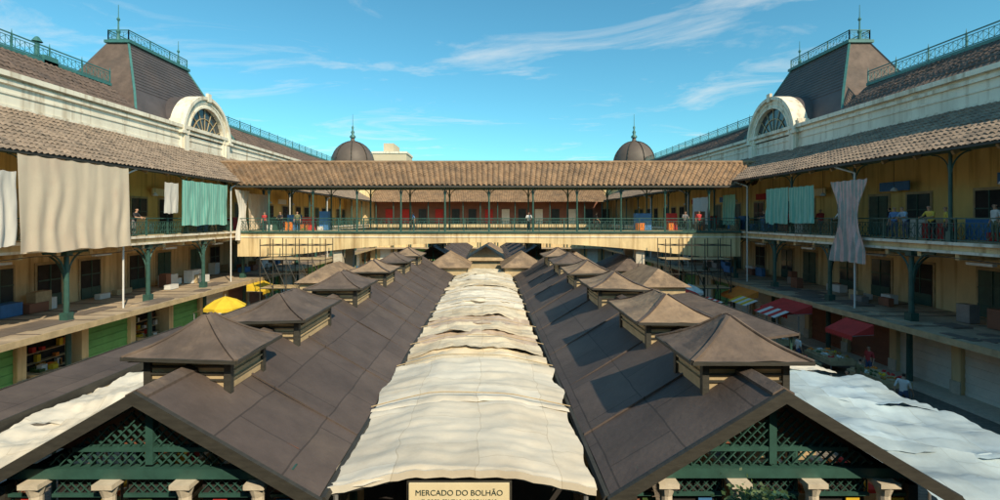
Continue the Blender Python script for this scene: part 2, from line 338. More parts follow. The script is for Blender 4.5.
    while y<Y1:
        b.box(X(21.5),X(22.4),y,y+.45,0.12,2.918,'cream'); b.box(X(21.44),X(21.499),y-.03,y+.48,0.12,.7,'stone')
        c=R.choice(['shut','shut','shutg','open','open','shutr','open','shut'])
        b.box(X(21.55),X(22.39),y+.45,y+3.6,2.5,2.917,'cream')
        b.box(X(21.45),X(21.548),y+.55,y+3.5,2.4,2.85,R.choice(['red','sign','blue','cwhite','green','shutr']))
        if c!='open':
            for kk in range(12): b.box(X(21.7+.02*(kk%2)),X(21.8),y+.45,y+3.6,.12+kk*.2,.12+kk*.2+.195,c)
        else:
            b.box(X(20.9),X(22.0),y+.6,y+1.9,.12,.85,'wood')
            for q in range(9):
                cx,cy2=R.uniform(20.95,21.9),R.uniform(y+.7,y+1.8); b.box(X(cx),X(cx+.25),cy2,cy2+.3,.85,.95+R.uniform(0,.2),R.choice(['fruit','yel','orange','leaf','red','cwhite']))
            for q in range(4): b.box(X(22.1),X(22.38),y+.5,y+3.5,.6+q*.5,.64+q*.5,'wood')
            for q in range(16):
                cz2=.64+R.randint(0,3)*.5; cy2=R.uniform(y+.6,y+3.2); b.box(X(22.12),X(22.3),cy2,cy2+.2,cz2,cz2+R.uniform(.15,.4),R.choice(['fruit','yel','orange','leaf','red','cwhite','blue']))
            b.box(X(21.0),X(21.6),y+2.2,y+3.2,.12,.55,R.choice(['cwhite','blue','yel']))
        y+=3.6
    b.box(X(20.3),X(22.6),Y0,Y1,0.0,.12,'stone')
    b.build('shopfronts',E)
    b=MB()
    for yy in (28.3,40.1,52,64):
        b.cyl((X(20.7),yy,3.1),(X(20.7),yy,eave_z-0.5),0.05,0.05,'cwhite',8); b.cyl((X(20.7),yy,eave_z-0.5),(X(eave_x+.1),yy+.5,eave_z-.12),0.05,0.05,'cwhite',8)
    for yy in np.arange(16,80,5.95):
        b.cyl((X(22.6),yy,9.9),(X(22.6),yy,11.6),0.012,0.012,'dkwood',4); b.lathe((X(22.6),yy,9.7),[(.18,0),(.15,.1),(.05,.2),(0,.22)],'cwhite',8)
        b.box(X(21.5),X(21.7),yy-.6,yy+.6,6.1,6.22,'cwhite')
    pr=None
    for i in range(60):
        yy=Y0+i*1.6; zz=6.45-.18*abs(math.sin(i*.53)); p=(X(20.75),yy,zz)
        if pr: b.cyl(pr,p,.018,.018,'dkwood',4)
        pr=p
    b.build('pipes_and_lamps',E)
    return E
side_building(-1,20.2,11.12)
side_building(1,19.8,11.25)

def end_building(yf,d,top):
    E=empty('market_end_building'); b=MB(); Yf=lambda a: yf+d*a
    b.box(-20.6,20.6,Yf(0),Yf(4.5),6.6,7.1,'cream'); b.box(-25.29,25.29,Yf(4.5),Yf(9),0,top,'cream')
    b.box(-20.6,20.6,Yf(4.35),Yf(4.498),7.1,11.5,'shutr' if d>0 else 'cream'); b.box(-20.6,20.6,Yf(1),Yf(1.3),0,6.598,'cream')
    for i in range(14):
        x=-19.5+i*3; b.cyl((x,Yf(.3),7.1),(x,Yf(.3),11.0),.09,.08,'green',8); b.cyl((x,Yf(.3),0),(x,Yf(.3),6.6),.13,.11,'green',8)
        b.box(x+.8,x+2.2,Yf(4.25),Yf(4.349),7.11,9.8,R.choice(['glass','red','shut','glass']))
        b.box(x+.6,x+2.4,Yf(.9),Yf(.998),.1,3.0,R.choice(['dark','shut','shutg']))
    b.box(-20.6,20.6,Yf(-.9),Yf(1),2.95,3.1,'conc')
    b.build('structure',E)
    b=MB(); railing(b,(-20.6,Yf(.1),7.1),(20.6,Yf(.1),7.1),1.05 if d>0 else .95,'green',.3,lattice=False); b.build('balustrade',E)
    if d>0: tile_roof('gallery_roof',(-20.4,Yf(-.5),10.95),(20.4,Yf(-.5),10.95),(-20.4,Yf(4.6),13.7),(20.4,Yf(4.6),13.7),'tile',E)
    else: tile_roof('gallery_roof',(-20.4,Yf(-.3),10.95),(20.4,Yf(-.3),10.95),(-20.4,Yf(4.6),12.9),(20.4,Yf(4.6),12.9),'tile',E)
    b=MB(); b.box(-24,24,Yf(4.4),Yf(9.1),top+.002,top+.2,'white'); b.build('cornice',E)
end_building(86,1,15.2)
end_building(-.45,-1,13.0)  # unseen building behind the camera, height lowered to shape its shadow

def dome(x,y):
    E=empty('dome_tower'); b=MB()
    b.lathe((x,y,0),[(4.4,0),(4.4,14.5)],'cream',8)
    prof=[(4.0,15.0),(3.75,18.0)]+[(3.75*math.cos(t),18.0+4.1*math.sin(t)) for t in np.linspace(0.05,1.42,12)]+[(.35,22.4),(.3,23.1)]
    b.lathe((x,y,0),[(4.9,14.5),(4.9,15.0),(4.0,15.0)],'white',8); b.lathe((x,y,0),prof,'dome',24)
    b.lathe((x,y,22.8),[(.55,0),(.55,.25),(.2,.6),(.35,1.0),(.12,1.4),(.22,1.9),(.06,2.2),(.03,4.3)],'teal',10)
    for k in range(8):
        a=k*math.pi/4+.2
        pr=None
        for t in np.linspace(0.05,1.42,9):
            p=(x+3.82*math.cos(t)*math.cos(a),y+3.82*math.cos(t)*math.sin(a),18.0+4.17*math.sin(t))
            if pr: b.cyl(pr,p,.07,.07,'dkwood',5)
            pr=p
    b.build('body',E,smooth=True)
dome(-24.8,91); dome(26.4,91)
def flats(x,y,w,d,h):
    E=empty('apartment_building'); b=MB(); b.box(x-w/2,x+w/2,y,y+d,0,h,'bldg'); b.box(x-w/2-.2,x+w/2+.2,y-.2,y+d,h,h+.5,'white'); b.box(x-w*.2,x+w*.1,y+1,y+d,h+.5,h+2.6,'bldg')
    for fl in range(int(h/3)):
        for k in range(int(w/2.4)): b.box(x-w/2+.6+k*2.4,x-w/2+1.8+k*2.4,y-.05,y-.01,1+fl*3,2.6+fl*3,'glass')
    b.build('block',E)
flats(-23.5,118,8,9,23.4); flats(34,135,10,9,21); flats(-36,130,9,9,20)

# ---------------------------------------------------------------- footbridge
def bridge():
    E=empty('covered_footbridge'); b=MB(); ya,yb=40.9,45.7
    b.box(-20.59,20.59,ya,yb,6.75,7.1,'cream'); b.box(-20.6,20.6,ya-.14,ya-.002,6.98,7.14,'green')
    n=40
    for yy in (ya+.02,yb-.32):
        for i in range(n):
            x0=-20.58+41.16*i/n; x1=-20.58+41.16*(i+1)/n
            f=lambda x: 6.2-1.15*min(1,abs(x)/17)**2.0
            b.hexa([(x0,yy,f(x0)),(x1,yy,f(x1)),(x1,yy+.3,f(x1)),(x0,yy+.3,f(x0)),(x0,yy,6.748),(x1,yy,6.748),(x1,yy+.3,6.748),(x0,yy+.3,6.748)],'cream')
    b.box(-20.58,20.58,ya-.03,ya+.018,6.6,6.7,'white')
    for x in (-12.5,12.5):
        b.box(x-.35,x+.35,ya+.4,ya+1.1,0,5.6,'stone'); b.box(x-.35,x+.35,yb-1.1,yb-.4,0,5.6,'stone')
    b.build('deck_and_girders',E)
    b=MB(); railing(b,(-20.5,ya-.02,7.1),(20.5,ya-.02,7.1),1.06,'green',.2); railing(b,(-20.5,yb,7.1),(20.5,yb,7.1),1.06,'green',.3,lattice=False)
    for x in np.arange(-18.0,18.1,3.6):
        for yy in (ya,yb-.05):
            b.cyl((x,yy,7.1),(x,yy,10.9),.075,.065,'green',8); arc_bracket(b,(x+.05,yy,10.05),(1,0,0),.8,.05,'green'); arc_bracket(b,(x-.05,yy,10.05),(-1,0,0),.8,.05,'green')
    b.beam((-20.5,ya,10.86),(20.5,ya,10.86),.1,.16,'green'); b.beam((-20.5,yb,10.86),(20.5,yb,10.86),.1,.16,'green')
    b.build('ironwork',E)
    tile_roof('roof_front',(-21.5,40.3,10.85),(21.5,40.3,10.85),(-24.4,43.3,13.0),(24.4,43.3,13.0),'tile',E,period=.42,amp=.09,step=.03)
    tile_roof('roof_back',(-21.5,46.3,10.85),(21.5,46.3,10.85),(-24.4,43.3,13.0),(24.4,43.3,13.0),'tile',E,period=.42,amp=.09,step=.03)
    b=MB(); b.cyl((-24.4,43.3,13.03),(24.4,43.3,13.03),.14,.14,'tile',8); b.beam((-20.4,40.32,10.74),(20.4,40.32,10.74),.04,.16,'dkwood')
    b.quad([(-20.3,40.4,10.78),(20.3,40.4,10.78),(20.3,43.3,12.85),(-20.3,43.3,12.85)],'wood'); b.quad([(-20.3,46.2,10.78),(20.3,46.2,10.78),(20.3,43.3,12.85),(-20.3,43.3,12.85)],'wood')
    b.build('ridge_and_boarding',E)
    b=MB()
    for x in (-19.2,-17.6,-16.3,-14.8,12.8,15.6,18.2):
        w=R.uniform(.6,1.4); b.box(x,x+w,43.6,44.3,7.102,7.1+R.uniform(.8,1.7),R.choice(['red','red','wood','shutr','blue','green']))
        b.box(x-.05,x+w*.5,43.3,43.55,7.102,7.1+R.uniform(.3,.8),R.choice(['fruit','orange','cwhite']))
    b.build('stall_goods',E)
bridge()

# ---------------------------------------------------------------- pavilions
def pavilion(rx,hw,y0,y1,zr,ze,lants,lm,e=1.08,name='market_pavilion'):
    E=empty(name); sl=(zr-ze)/hw; b=MB()
    th=.1
    for sg in (-1,1):
        nx,ny=10,int((y1-y0)/.6)
        base=len(b.v)
        k=b.mi('felt')
        for j in range(ny+1):
            for i in range(nx+1):
                u=i/nx; x=rx+sg*hw*u; y=y0+(y1-y0)*j/ny
                z=zr-(zr-ze)*u+ (.03*noise.noise(Vector((x*.8,y*.5,3)))-.03*math.sin(math.pi*u)+.015*math.sin(y*1.65)*u)
                b.v.append((x,y,z))
        W=nx+1
        for j in range(ny):
            for i in range(nx):
                b.f.append((base+j*W+i,base+j*W+i+1,base+(j+1)*W+i+1,base+(j+1)*W+i)); b.m.append(k)
        b.hexa([(rx,y0+.01,zr-th-.12),(rx+sg*hw,y0+.01,ze-th-.03),(rx+sg*hw,y1,ze-th-.03),(rx,y1,zr-th-.12),(rx,y0+.01,zr-.08),(rx+sg*(hw-.02),y0+.01,ze-.08),(rx+sg*(hw-.02),y1,ze-.08),(rx,y1,zr-.08)],'dkwood')
        b.hexa([(rx,y0-.08,zr-.19),(rx+sg*(hw+.06),y0-.08,ze-.22),(rx+sg*(hw+.06),y0,ze-.22),(rx,y0,zr-.19),(rx,y0-.08,zr+.02),(rx+sg*(hw+.06),y0-.08,ze-.01),(rx+sg*(hw+.06),y0,ze-.01),(rx,y0,zr+.02)],'dkwood')
        yy=y0+2.2
        while yy<y1:
            b.hexa([(rx+sg*.2,yy,zr-.2*sl-.02),(rx+sg*hw,yy,ze-.02),(rx+sg*hw,yy+.05,ze-.02),(rx+sg*.2,yy+.05,zr-.2*sl-.02),(rx+sg*.2,yy,zr-.2*sl+.018),(rx+sg*hw,yy,ze+.022),(rx+sg*hw,yy+.05,ze+.022),(rx+sg*.2,yy+.05,zr-.2*sl+.018)],'felt')
            yy+=R.uniform(2.2,3.6)
        b.cyl((rx+sg*(hw+.05),y0,ze-.06),(rx+sg*(hw+.05),y1,ze-.06),.075,.075,'dkwood',6)
        b.box(rx+sg*(hw-.5),rx+sg*(hw-.35),y0+.3,y1-.1,ze-.25,ze+.02,'dkwood')
        y=y0+.5
        while y<y1:
            b.cyl((rx+sg*(hw-.42),y,0),(rx+sg*(hw-.42),y,ze-.25),.1,.08,'green',8); y+=3.0
        b.box(rx+sg*(hw-.9),rx+sg*(hw-.8),y0+.6,y1-.2,0,1.3,'wood')
        b.hexa([(rx,y0,zr-.02),(rx+sg*.17,y0,zr-.12),(rx+sg*.17,y1,zr-.12),(rx,y1,zr-.02),(rx,y0,zr+.04),(rx+sg*.17,y0,zr-.05),(rx+sg*.17,y1,zr-.05),(rx,y1,zr+.04)],'felt3')
    b.build('roof',E)
    b=MB(); yg=y0+.35; zb=ze+.36
    xb=(zr-zb)/sl
    b.box(rx-hw+.5,rx+hw-.5,yg-.08,yg+.1,zb-.22,zb-.06,'green'); xi=(zr-zb-.55)/sl; b.box(rx-xi,rx+xi,yg-.05,yg+.08,zb+.2,zb+.27,'green')
    b.box(rx-.06,rx+.06,yg-.06,yg+.08,zb,zr-.3,'green')
    for c in np.arange(-4,8,.16):
        for sg in (-1,1):
            pts=[]
            for t in np.linspace(0,2.2,60):
                x=sg*(c-t) ; z=zb-.02+t
                if z<zr-.26-sl*abs(x) and abs(x)<hw: pts.append((rx+x,z))
            if len(pts)>1: b.beam((pts[0][0],yg+.02*sg,pts[0][1]),(pts[-1][0],yg+.02*sg,pts[-1][1]),.018,.035,'green',up=(0,1,0))
    b.quad([(rx-xb,yg+.5,zb),(rx+xb,yg+.5,zb),(rx,yg+.5,zr-.2)],'shutr')
    for dx in (-1.75,-.6,.6,1.75):
        b.cyl((rx+dx,yg-.1,.3),(rx+dx,yg-.1,zb-.45),.11,.095,'stone',12); b.box(rx+dx-.16,rx+dx+.16,yg-.26,yg+.06,zb-.30,zb-.222,'stone'); b.cyl((rx+dx,yg-.1,zb-.45),(rx+dx,yg-.1,zb-.30),.1,.15,'stone',12); b.box(rx+dx-.2,rx+dx+.2,yg-.3,yg+.1,0,.3,'stone')
    for x0,x1 in ((-2.3,-1.9),(-1.6,-.75),(-.45,.45),(.75,1.6),(1.9,2.3)):
        b.box(rx+x0,rx+x1,yg+.12,yg+.16,0,zb-.24,'shutr' if abs(x0)>1.8 else 'dark')
        b.box(rx+x0,rx+x1,yg+.0,yg+.05,zb-.55,zb-.5,'green')
        for c in np.arange(x0,x1,.14): b.beam((rx+c,yg+.05,zb-.5),(rx+min(x1,c+.27),yg+.05,zb-.23),.015,.015,'green'); b.beam((rx+min(x1,c+.27),yg+.06,zb-.5),(rx+c,yg+.06,zb-.23),.015,.015,'green')
        for q in range(3):
            xx=R.uniform(rx+x0,rx+x1-.1); b.box(xx,xx+.22,yg+.07,yg+.1,zb-.9-q*.2,zb-.62-q*.2,R.choice(['red','sign','yel','blue','leaf']))
    for i in range(30):
        x=rx+R.uniform(-2.2,2.2); b.box(x,x+.3,yg-.7,yg-.4,.8,.95+R.uniform(0,.2),R.choice(['fruit','yel','orange','leaf']))
    b.box(rx-2.3,rx+2.5,yg-.8,yg-.35,0,.798,'wood')
    b.build('front_gable',E)
    for i,(a,c) in enumerate(lants):
        b=MB(); w=.72; ez=zr+.22; az=zr+(.80 if i==0 else .70); yc=(a+c)/2; mm=lm[i%len(lm)]
        b.box(rx-w,rx+w,a+.3,c-.3,zr-w*sl-.02,ez-.04,'wood')
        for q in range(4):
            zz=zr-.25+q*.12
            for sg in (-1,1): b.beam((rx+sg*(w+.02),a+.32,zz),(rx+sg*(w+.02),c-.32,zz),.05,.03,'wood')
            b.beam((rx-w,a+.28,zz+.0),(rx+w,a+.28,zz+.0),.05,.03,'dkwood')
        for cx in (-w,w):
            for cy in (a+.3,c-.3): b.box(rx+cx-.06,rx+cx+.06,cy-.06,cy+.06,zr-w*sl-.1,ez-.03,'dkwood')
        hl=(c-a)/2; rl=max(.12,hl-e)
        jj=[R.uniform(-.05,.05) for _ in range(4)]
        base=[(rx-e,a),(rx+e,a),(rx+e,c),(rx-e,c)]; t=[(rx-.04,yc-rl),(rx+.04,yc-rl),(rx+.04,yc+rl),(rx-.04,yc+rl)]
        def L(p,q,f,dz,o=0): return (p[0]+(q[0]-p[0])*f,p[1]+(q[1]-p[1])*f,ez+o*(1-f)+(az-ez)*f-dz)
        K=6
        for s_ in range(4):
            p,p2=base[s_],base[(s_+1)%4]; q,q2=t[s_],t[(s_+1)%4]; o1,o2=jj[s_],jj[(s_+1)%4]
            for r in range(K):
                f0,f1=r/K,(r+1)/K; d0=.07*math.sin(math.pi*f0);d1=.07*math.sin(math.pi*f1)
                for m_ in range(6):
                    g0,g1=m_/6,(m_+1)/6
                    def PT(f,g,d):
                        A=L(p,q,f,d,o1);B=L(p2,q2,f,d,o2); x,y,z=[A[k]+(B[k]-A[k])*g for k in range(3)]
                        return (x,y,z+.035*noise.noise(Vector((x*2.5,y*2.5,z))))
                    b.quad([PT(f0,g0,d0),PT(f0,g1,d0),PT(f1,g1,d1),PT(f1,g0,d1)],mm)
            pr=None
            for r in range(K+1):
                f=r/K; A=L(p,q,f,.07*math.sin(math.pi*f)-.012,o1)
                if pr: b.beam(pr,A,.07,.03,'felt3' if mm!='felt2' else 'felt')
                pr=A
            b.beam((p[0],p[1],ez+o1-.03),(p2[0],p2[1],ez+o2-.03),.05,.06,'dkwood')
        b.quad([(rx-e+.05,a+.05,ez-.09),(rx+e-.05,a+.05,ez-.09),(rx+e-.05,c-.05,ez-.09),(rx-e+.05,c-.05,ez-.09)],'dkwood')
        b.quad([(x,y,az) for x,y in t],mm)
        b.build('lantern_vent',E)
LA=[(8.7,10.6),(11.9,14.9),(17.2,19.8),(22.2,24.8),(27.2,29.8),(32.2,34.8)]
pavilion(-5.4,2.8,7.65,38,5.54,3.92,LA,['felt3','felt3','felt3','felt2','felt3','felt2'],e=1.0)
pavilion(4.6,2.7,7.8,38,5.52,3.86,LA,['felt3','felt2','felt2','felt2','felt3','felt2'],e=1.06)
LB=[(51,54.2),(57,60.2),(63,66.2),(69,72.2)]
pavilion(-5.4,2.8,48,79,5.5,3.8,LB,['felt2'])
pavilion(4.6,2.8,48,79,5.5,3.8,LB,['felt2'])
def kiosk(x,y,w,d,z,m,mw='wood'):
    E=empty('market_kiosk'); b=MB(); h=w*.32
    b.box(x-w/2+.3,x+w/2-.3,y-d/2+.3,y+d/2-.3,0,z-.02,mw)
    p=[(x-w/2,y-d/2,z),(x+w/2,y-d/2,z),(x+w/2,y+d/2,z),(x-w/2,y+d/2,z)]; r0=(x,y-d/2+w/2.2,z+h); r1=(x,y+d/2-w/2.2,z+h)
    b.quad([p[0],p[1],r0],m); b.quad([p[1],p[2],r1,r0],m); b.quad([p[2],p[3],r1],m); b.quad([p[3],p[0],r0,r1],m); b.quad([(q[0],q[1],q[2]-.01) for q in p],'dkwood')
    b.box(x-w/2+.5,x+w/2-.5,y-d/2+.25,y-d/2+.299,.9,2.4,'dark')
    b.build('body',E)
kiosk(-3.1,39.5,3.4,5,4.5,'felt2'); kiosk(2.6,39.5,3.4,5,4.5,'felt2'); kiosk(-7.4,42,3.8,5,4.2,'felt3'); kiosk(7.2,42,3.8,5,4.2,'felt2')
kiosk(11.8,44,3.4,7,3.9,'felt3'); kiosk(-11.2,36,3.4,6,3.9,'felt2'); kiosk(11.0,34,3.2,6,3.9,'felt2')
kiosk(-.3,46,3.4,8,4.6,'tarpg'); kiosk(.1,58,3.0,8,4.4,'felt2')

# ---------------------------------------------------------------- tarpaulins
def tarp(mb,x0,x1,y0,y1,zf,m,seed=0,nx=30,dy=.1,amp=.05,fold=.03,skew=0):
    ny=max(4,int((y1-y0)/dy)); base=len(mb.v); k=mb.mi(m); W=nx+1
    for j in range(ny+1):
        v=j/ny
        for i in range(nx+1):
            u=i/nx
            y=y0+(y1-y0)*v; xx=x0+(x1-x0)*u
            ex=.14*noise.noise(Vector((y*1.1,seed,u)))
            xx+=ex*(abs(u-.5)*2)**3+skew*v
            yy=y+.16*noise.noise(Vector((xx*1.3,seed+5,v*2)))*(1 if v in(0,1) else .5)
            z=zf(u,y)+amp*noise.noise(Vector((xx*.9,yy*.7,seed*3.1)))+fold*noise.noise(Vector((xx*1.2,yy*4.5,seed*1.7)))+fold*.6*noise.noise(Vector((xx*5,yy*1.5,seed)))+fold*.35*abs(noise.noise(Vector((xx*3+yy*2,yy*3-xx*2,seed))))
            if v==0: z-=.05
            mb.v.append((xx,yy,z))
    for j in range(ny):
        for i in range(nx):
            mb.f.append((base+j*W+i,base+j*W+i+1,base+(j+1)*W+i+1,base+(j+1)*W+i)); mb.m.append(k)
def prof(u):
    t=abs(u-.5)*2
    return .24*min(1,(1-t)/.62)+.05*(1-t*t)
def central():
    E=empty('tarpaulin_canopy')
    segs=[(7.95,11.0,'tarpw'),(10.9,14.1,'tarpw'),(14.0,15.4,'tarpc'),(15.25,16.6,'tarpc'),(16.45,17.9,'tarpp'),(17.7,19.2,'tarpc'),(19.0,20.6,'tarpp'),(20.4,22.2,'tarpc'),(22.0,24.3,'tarpw'),(24.1,27.0,'tarpw'),(26.8,29.5,'tarpw'),(29.3,32.4,'tarpc'),(32.2,35,'tarpw'),(34.8,38.5,'tarpc')]
    b=MB()
    for i,(a,c,m) in enumerate(segs):
        bow=.11 if i>1 else .04
        lift=R.uniform(-.03,.04) if i>1 else 0
        w=R.uniform(-.10,.06)+(0.06 if i>1 else 0)
        def zf(u,y,a=a,c=c,bow=bow,lift=lift,i=i):
            t=abs(u-.5)*2; v=(y-a)/(c-a)
            return 3.92+prof(u)+lift+.05*(i%2)-bow*math.sin(math.pi*v)*(1-t*.4)+(.02*math.sin(y*9+u*4) if i>1 else .006*math.sin(y*6))
        tarp(b,-2.56+w,1.72-w,a,c,zf,m,seed=i+1,fold=.045 if i<2 else .085,amp=.05 if i<2 else .10,dy=.08)
    b.build('tarps',E,smooth=True)
    b=MB()
    for y in np.arange(8.0,38,2.6):
        pr=None
        for i in range(11):
            u=i/10; p=(-2.5+4.1*u,y,3.78+prof(u))
            if pr: b.cyl(pr,p,.025,.025,'grey',6)
            pr=p
        for x in (-2.45,1.55): b.cyl((x,y,0),(x,y,3.78),.04,.04,'grey',6)
    for x,z in ((-2.5,3.78),(1.62,3.78)): b.cyl((x,8,z),(x,38.4,z),.025,.025,'grey',6)
    for y in (11.05,14.1,16.5,19.1,22.1,24.2,27,29.5,32.4):
        pr=None
        for i in range(15):
            u=i/14; p=(-2.6+4.4*u,y+.05*math.sin(u*7),4.03+prof(u)+.04*math.sin(u*3.14))
            if pr: b.cyl(pr,p,.012,.012,'wood',5)
            pr=p
    pr=None
    for i in range(31):
        u=i/30; p=Vector((-2.58+4.28*u,7.93,3.89+prof(u)+.012*math.sin(i*2.1)))
        if pr is not None: b.hexa([pr+Vector((0,-.015,-.09)),p+Vector((0,-.015,-.09)),p+Vector((0,.02,-.09)),pr+Vector((0,.02,-.09)),pr+Vector((0,-.015,.03)),p+Vector((0,-.015,.03)),p+Vector((0,.02,.03)),pr+Vector((0,.02,.03))],'tarpw')
        pr=p
    b.build('frame',E)
central()
def sidetarps():
    for k,(x0,x1,a,c,z0,z1,m) in enumerate([
        (7.5,12.2,7.6,10.4,3.5,3.1,'tarpshade'),(7.6,12.0,10.3,13.0,3.6,3.15,'tarpshade'),(7.6,11.6,12.9,15.6,3.6,3.25,'tarpshade'),(7.8,10.8,15.5,18.0,3.65,3.4,'tarpw'),
        (8.0,10.6,24,28,3.6,3.3,'tarpshade'),(7.8,10.2,28,33,3.7,3.4,'tarpw'),(7.8,10.0,33,36,3.8,3.4,'tarpw'),(8.0,10.0,36,40,3.8,3.5,'tarpw'),
        (-10.95,-8.4,6.6,9.0,3.3,3.6,'tarpshade'),(-10.9,-8.3,8.9,11.6,3.35,3.72,'tarpw'),(-11.0,-8.3,11.5,14.2,3.4,3.75,'tarpw'),(-11.0,-8.4,14.1,17.0,3.35,3.75,'tarpw'),
        (-10.8,-8.6,24,29,3.4,3.7,'tarpshade'),(-10.6,-8.5,29,34,3.4,3.7,'tarpw')]):
        E=empty('market_stall_awning'); b=MB()
        tarp(b,x0,x1,a,c,lambda u,y,a=a,c=c,z0=z0,z1=z1:z0+(z1-z0)*u-.14*math.sin(math.pi*u)*abs(math.sin(math.pi*(y-a)/(c-a)*2))+.05*math.sin(y*3),m,seed=40+k,fold=.08,amp=.13)
        b.build('tarp',E,smooth=True)
        b=MB()
        for x in (x0+.1,x1-.1):
            for y in (a+.15,c-.15): b.cyl((x,y,0),(x,y,(z0 if x<(x0+x1)/2 else z1)-.1),.03,.03,'grey',6)
        b.box(x0+.4,x1-.4,a+.4,c-.4,.0,.85,'wood')
        for i in range(26):
            x=R.uniform(x0+.4,x1-.8);y=R.uniform(a+.4,c-.8); b.box(x,x+.35,y,y+.35,.851,.95+R.uniform(0,.25),R.choice(['fruit','yel','orange','leaf','red','cwhite']))
        b.build('stall',E)
sidetarps()
def leanto(x0,x1,a,c,z0,z1,m):
    E=empty('lean_to_roof'); b=MB()
    b.hexa([(x0,a,z0-.1),(x1,a,z1-.1),(x1,c,z1-.1),(x0,c,z0-.1),(x0,a,z0),(x1,a,z1),(x1,c,z1),(x0,c,z0)],m)
    b.box(x0-.05,x0,a,c,z0-.2,z0+.03,'dkwood'); b.box(x1,x1+.05,a,c,z1-.22,z1+.03,'dkwood')
    y=a+.3
    while y<c:
        for x,z in ((x0+.15,z0),(x1-.15,z1)): b.cyl((x,y,0),(x,y,z-.1),.06,.05,'green',6)
        y+=3
    b.build('roof',E)
leanto(-12.6,-11.15,8,20.5,3.75,3.55,'felt'); leanto(10.9,12.4,20,31,3.4,3.6,'felt3'); leanto(-12.6,-11.2,23,32,3.6,3.4,'felt3')
def stall(x,y,m,c=True):
    E=empty('market_stall'); b=MB()
    b.box(x-.7,x+.7,y-1.1,y+1.1,.55,.8,'wood')
    for dx in (-.65,.65):
        for dy in (-1.05,1.05): b.cyl((x+dx,y+dy,0),(x+dx,y+dy,2.3 if c else .6),.03,.03,'grey',6)
    for i in range(4):
        for j in range(3):
            cx=x-.62+j*.42; cy=y-1.02+i*.52; b.box(cx,cx+.36,cy,cy+.45,.802,.9,'wood')
            mm=R.choice(['fruit','yel','orange','leaf','red','cwhite','fruit'])
            for q in range(7): b.lathe((cx+R.uniform(.06,.3),cy+R.uniform(.07,.38),.86+R.uniform(0,.1)),[(0,-.055),(.05,-.03),(.06,0),(.05,.03),(0,.055)],mm,6)
    if c:
        for i in range(6):
            a=y-1.2+i*.4; d=a+.4
            b.quad([(x-.9,a,2.25),(x,a,2.6),(x,d,2.6),(x-.9,d,2.25)],m if i%2 else 'cwhite'); b.quad([(x,a,2.6),(x+.9,a,2.25),(x+.9,d,2.25),(x,d,2.6)],m if i%2 else 'cwhite')
    b.build('table_and_produce',E)
for x,y,m,c in ((18.3,23.5,'red',False),(18.4,27,'green',False),(17.9,31,'red',True),(16.2,26.5,'orange',False),(15.8,30,'blue',False),(14.8,23,'red',False),(18.2,35,'yel',True),(15.6,34.5,'red',True),(-18,22,'red',False),(-18.2,27,'green',False),(-17.6,32,'yel',True),(-15.4,35,'red',True),(-15.8,29.5,'blue',False)): stall(x,y,m,c)

# ---------------------------------------------------------------- hanging cloths
def cloth(x,y0,y1,zt,zb,m,name='hanging_cloth',folds=6,amp=.12,gather=0,seed=1,tilt=.0,slx=0):
    b=MB(); n=int(max(20,(y1-y0)*14)); r=26; k=b.mi(m); W=n+1
    for j in range(r+1):
        v=j/r
        for i in range(n+1):
            u=i/n; cy=(y0+y1)/2; g=1-gather*math.sin(math.pi*min(1,v*1.15)) ** 1.5 if gather else 1
            y=cy+((y0+(y1-y0)*u)-cy)*g
            top=zt-.05*abs(math.sin(u*math.pi*folds)); bot=zb+.14*noise.noise(Vector((u*5,seed,0)))+tilt*u
            xx=x+slx*v+amp*(.25+v)*math.sin(u*math.pi*2*folds+seed+v*1.5+2.5*noise.noise(Vector((u*3,v*2,seed))))*(.5+.6*noise.noise(Vector((u*7,seed,v))))+.3*amp*noise.noise(Vector((u*20,v*3,seed)))
            b.v.append((xx,y,top+(bot-top)*v))
    for j in range(r):
        for i in range(n): b.f.append((j*W+i,j*W+i+1,(j+1)*W+i+1,(j+1)*W+i)); b.m.append(k)
    return b.build(name,None,smooth=True)
cloth(-20.2,21.4,28.0,10.98,6.65,'sheet',folds=7,amp=.06,seed=1,slx=.12)
cloth(-20.15,19.6,21.3,10.2,7.0,'sheet2',folds=3,seed=2,amp=.12)
cloth(-20.5,31.6,33.0,10.5,8.5,'sheet2',folds=2,amp=.06,seed=3)
cloth(-20.3,33.1,38.8,10.75,7.7,'tealc',folds=5,amp=.08,seed=4)
cloth(-20.3,40.0,42.4,10.5,6.4,'sheet2',folds=4,amp=.14,gather=.55,seed=5)
cloth(-20.2,42.0,45.6,10.3,7.2,'sheet',folds=4,amp=.1,seed=6)
cloth(20.5,31.6,34.2,10.3,7.85,'tealc',folds=4,amp=.1,seed=7)
cloth(20.5,34.3,37.0,10.35,7.8,'tealc',folds=4,amp=.1,seed=8)
cloth(20.35,26.9,29.8,10.35,5.7,'plaid',folds=5,amp=.16,gather=.5,seed=9)
cloth(20.4,41.4,43.6,10.2,7.6,'tealc',folds=3,amp=.1,seed=10)
cloth(20.4,46.6,50,10.2,7.6,'sheet2',folds=3,amp=.1,seed=11)

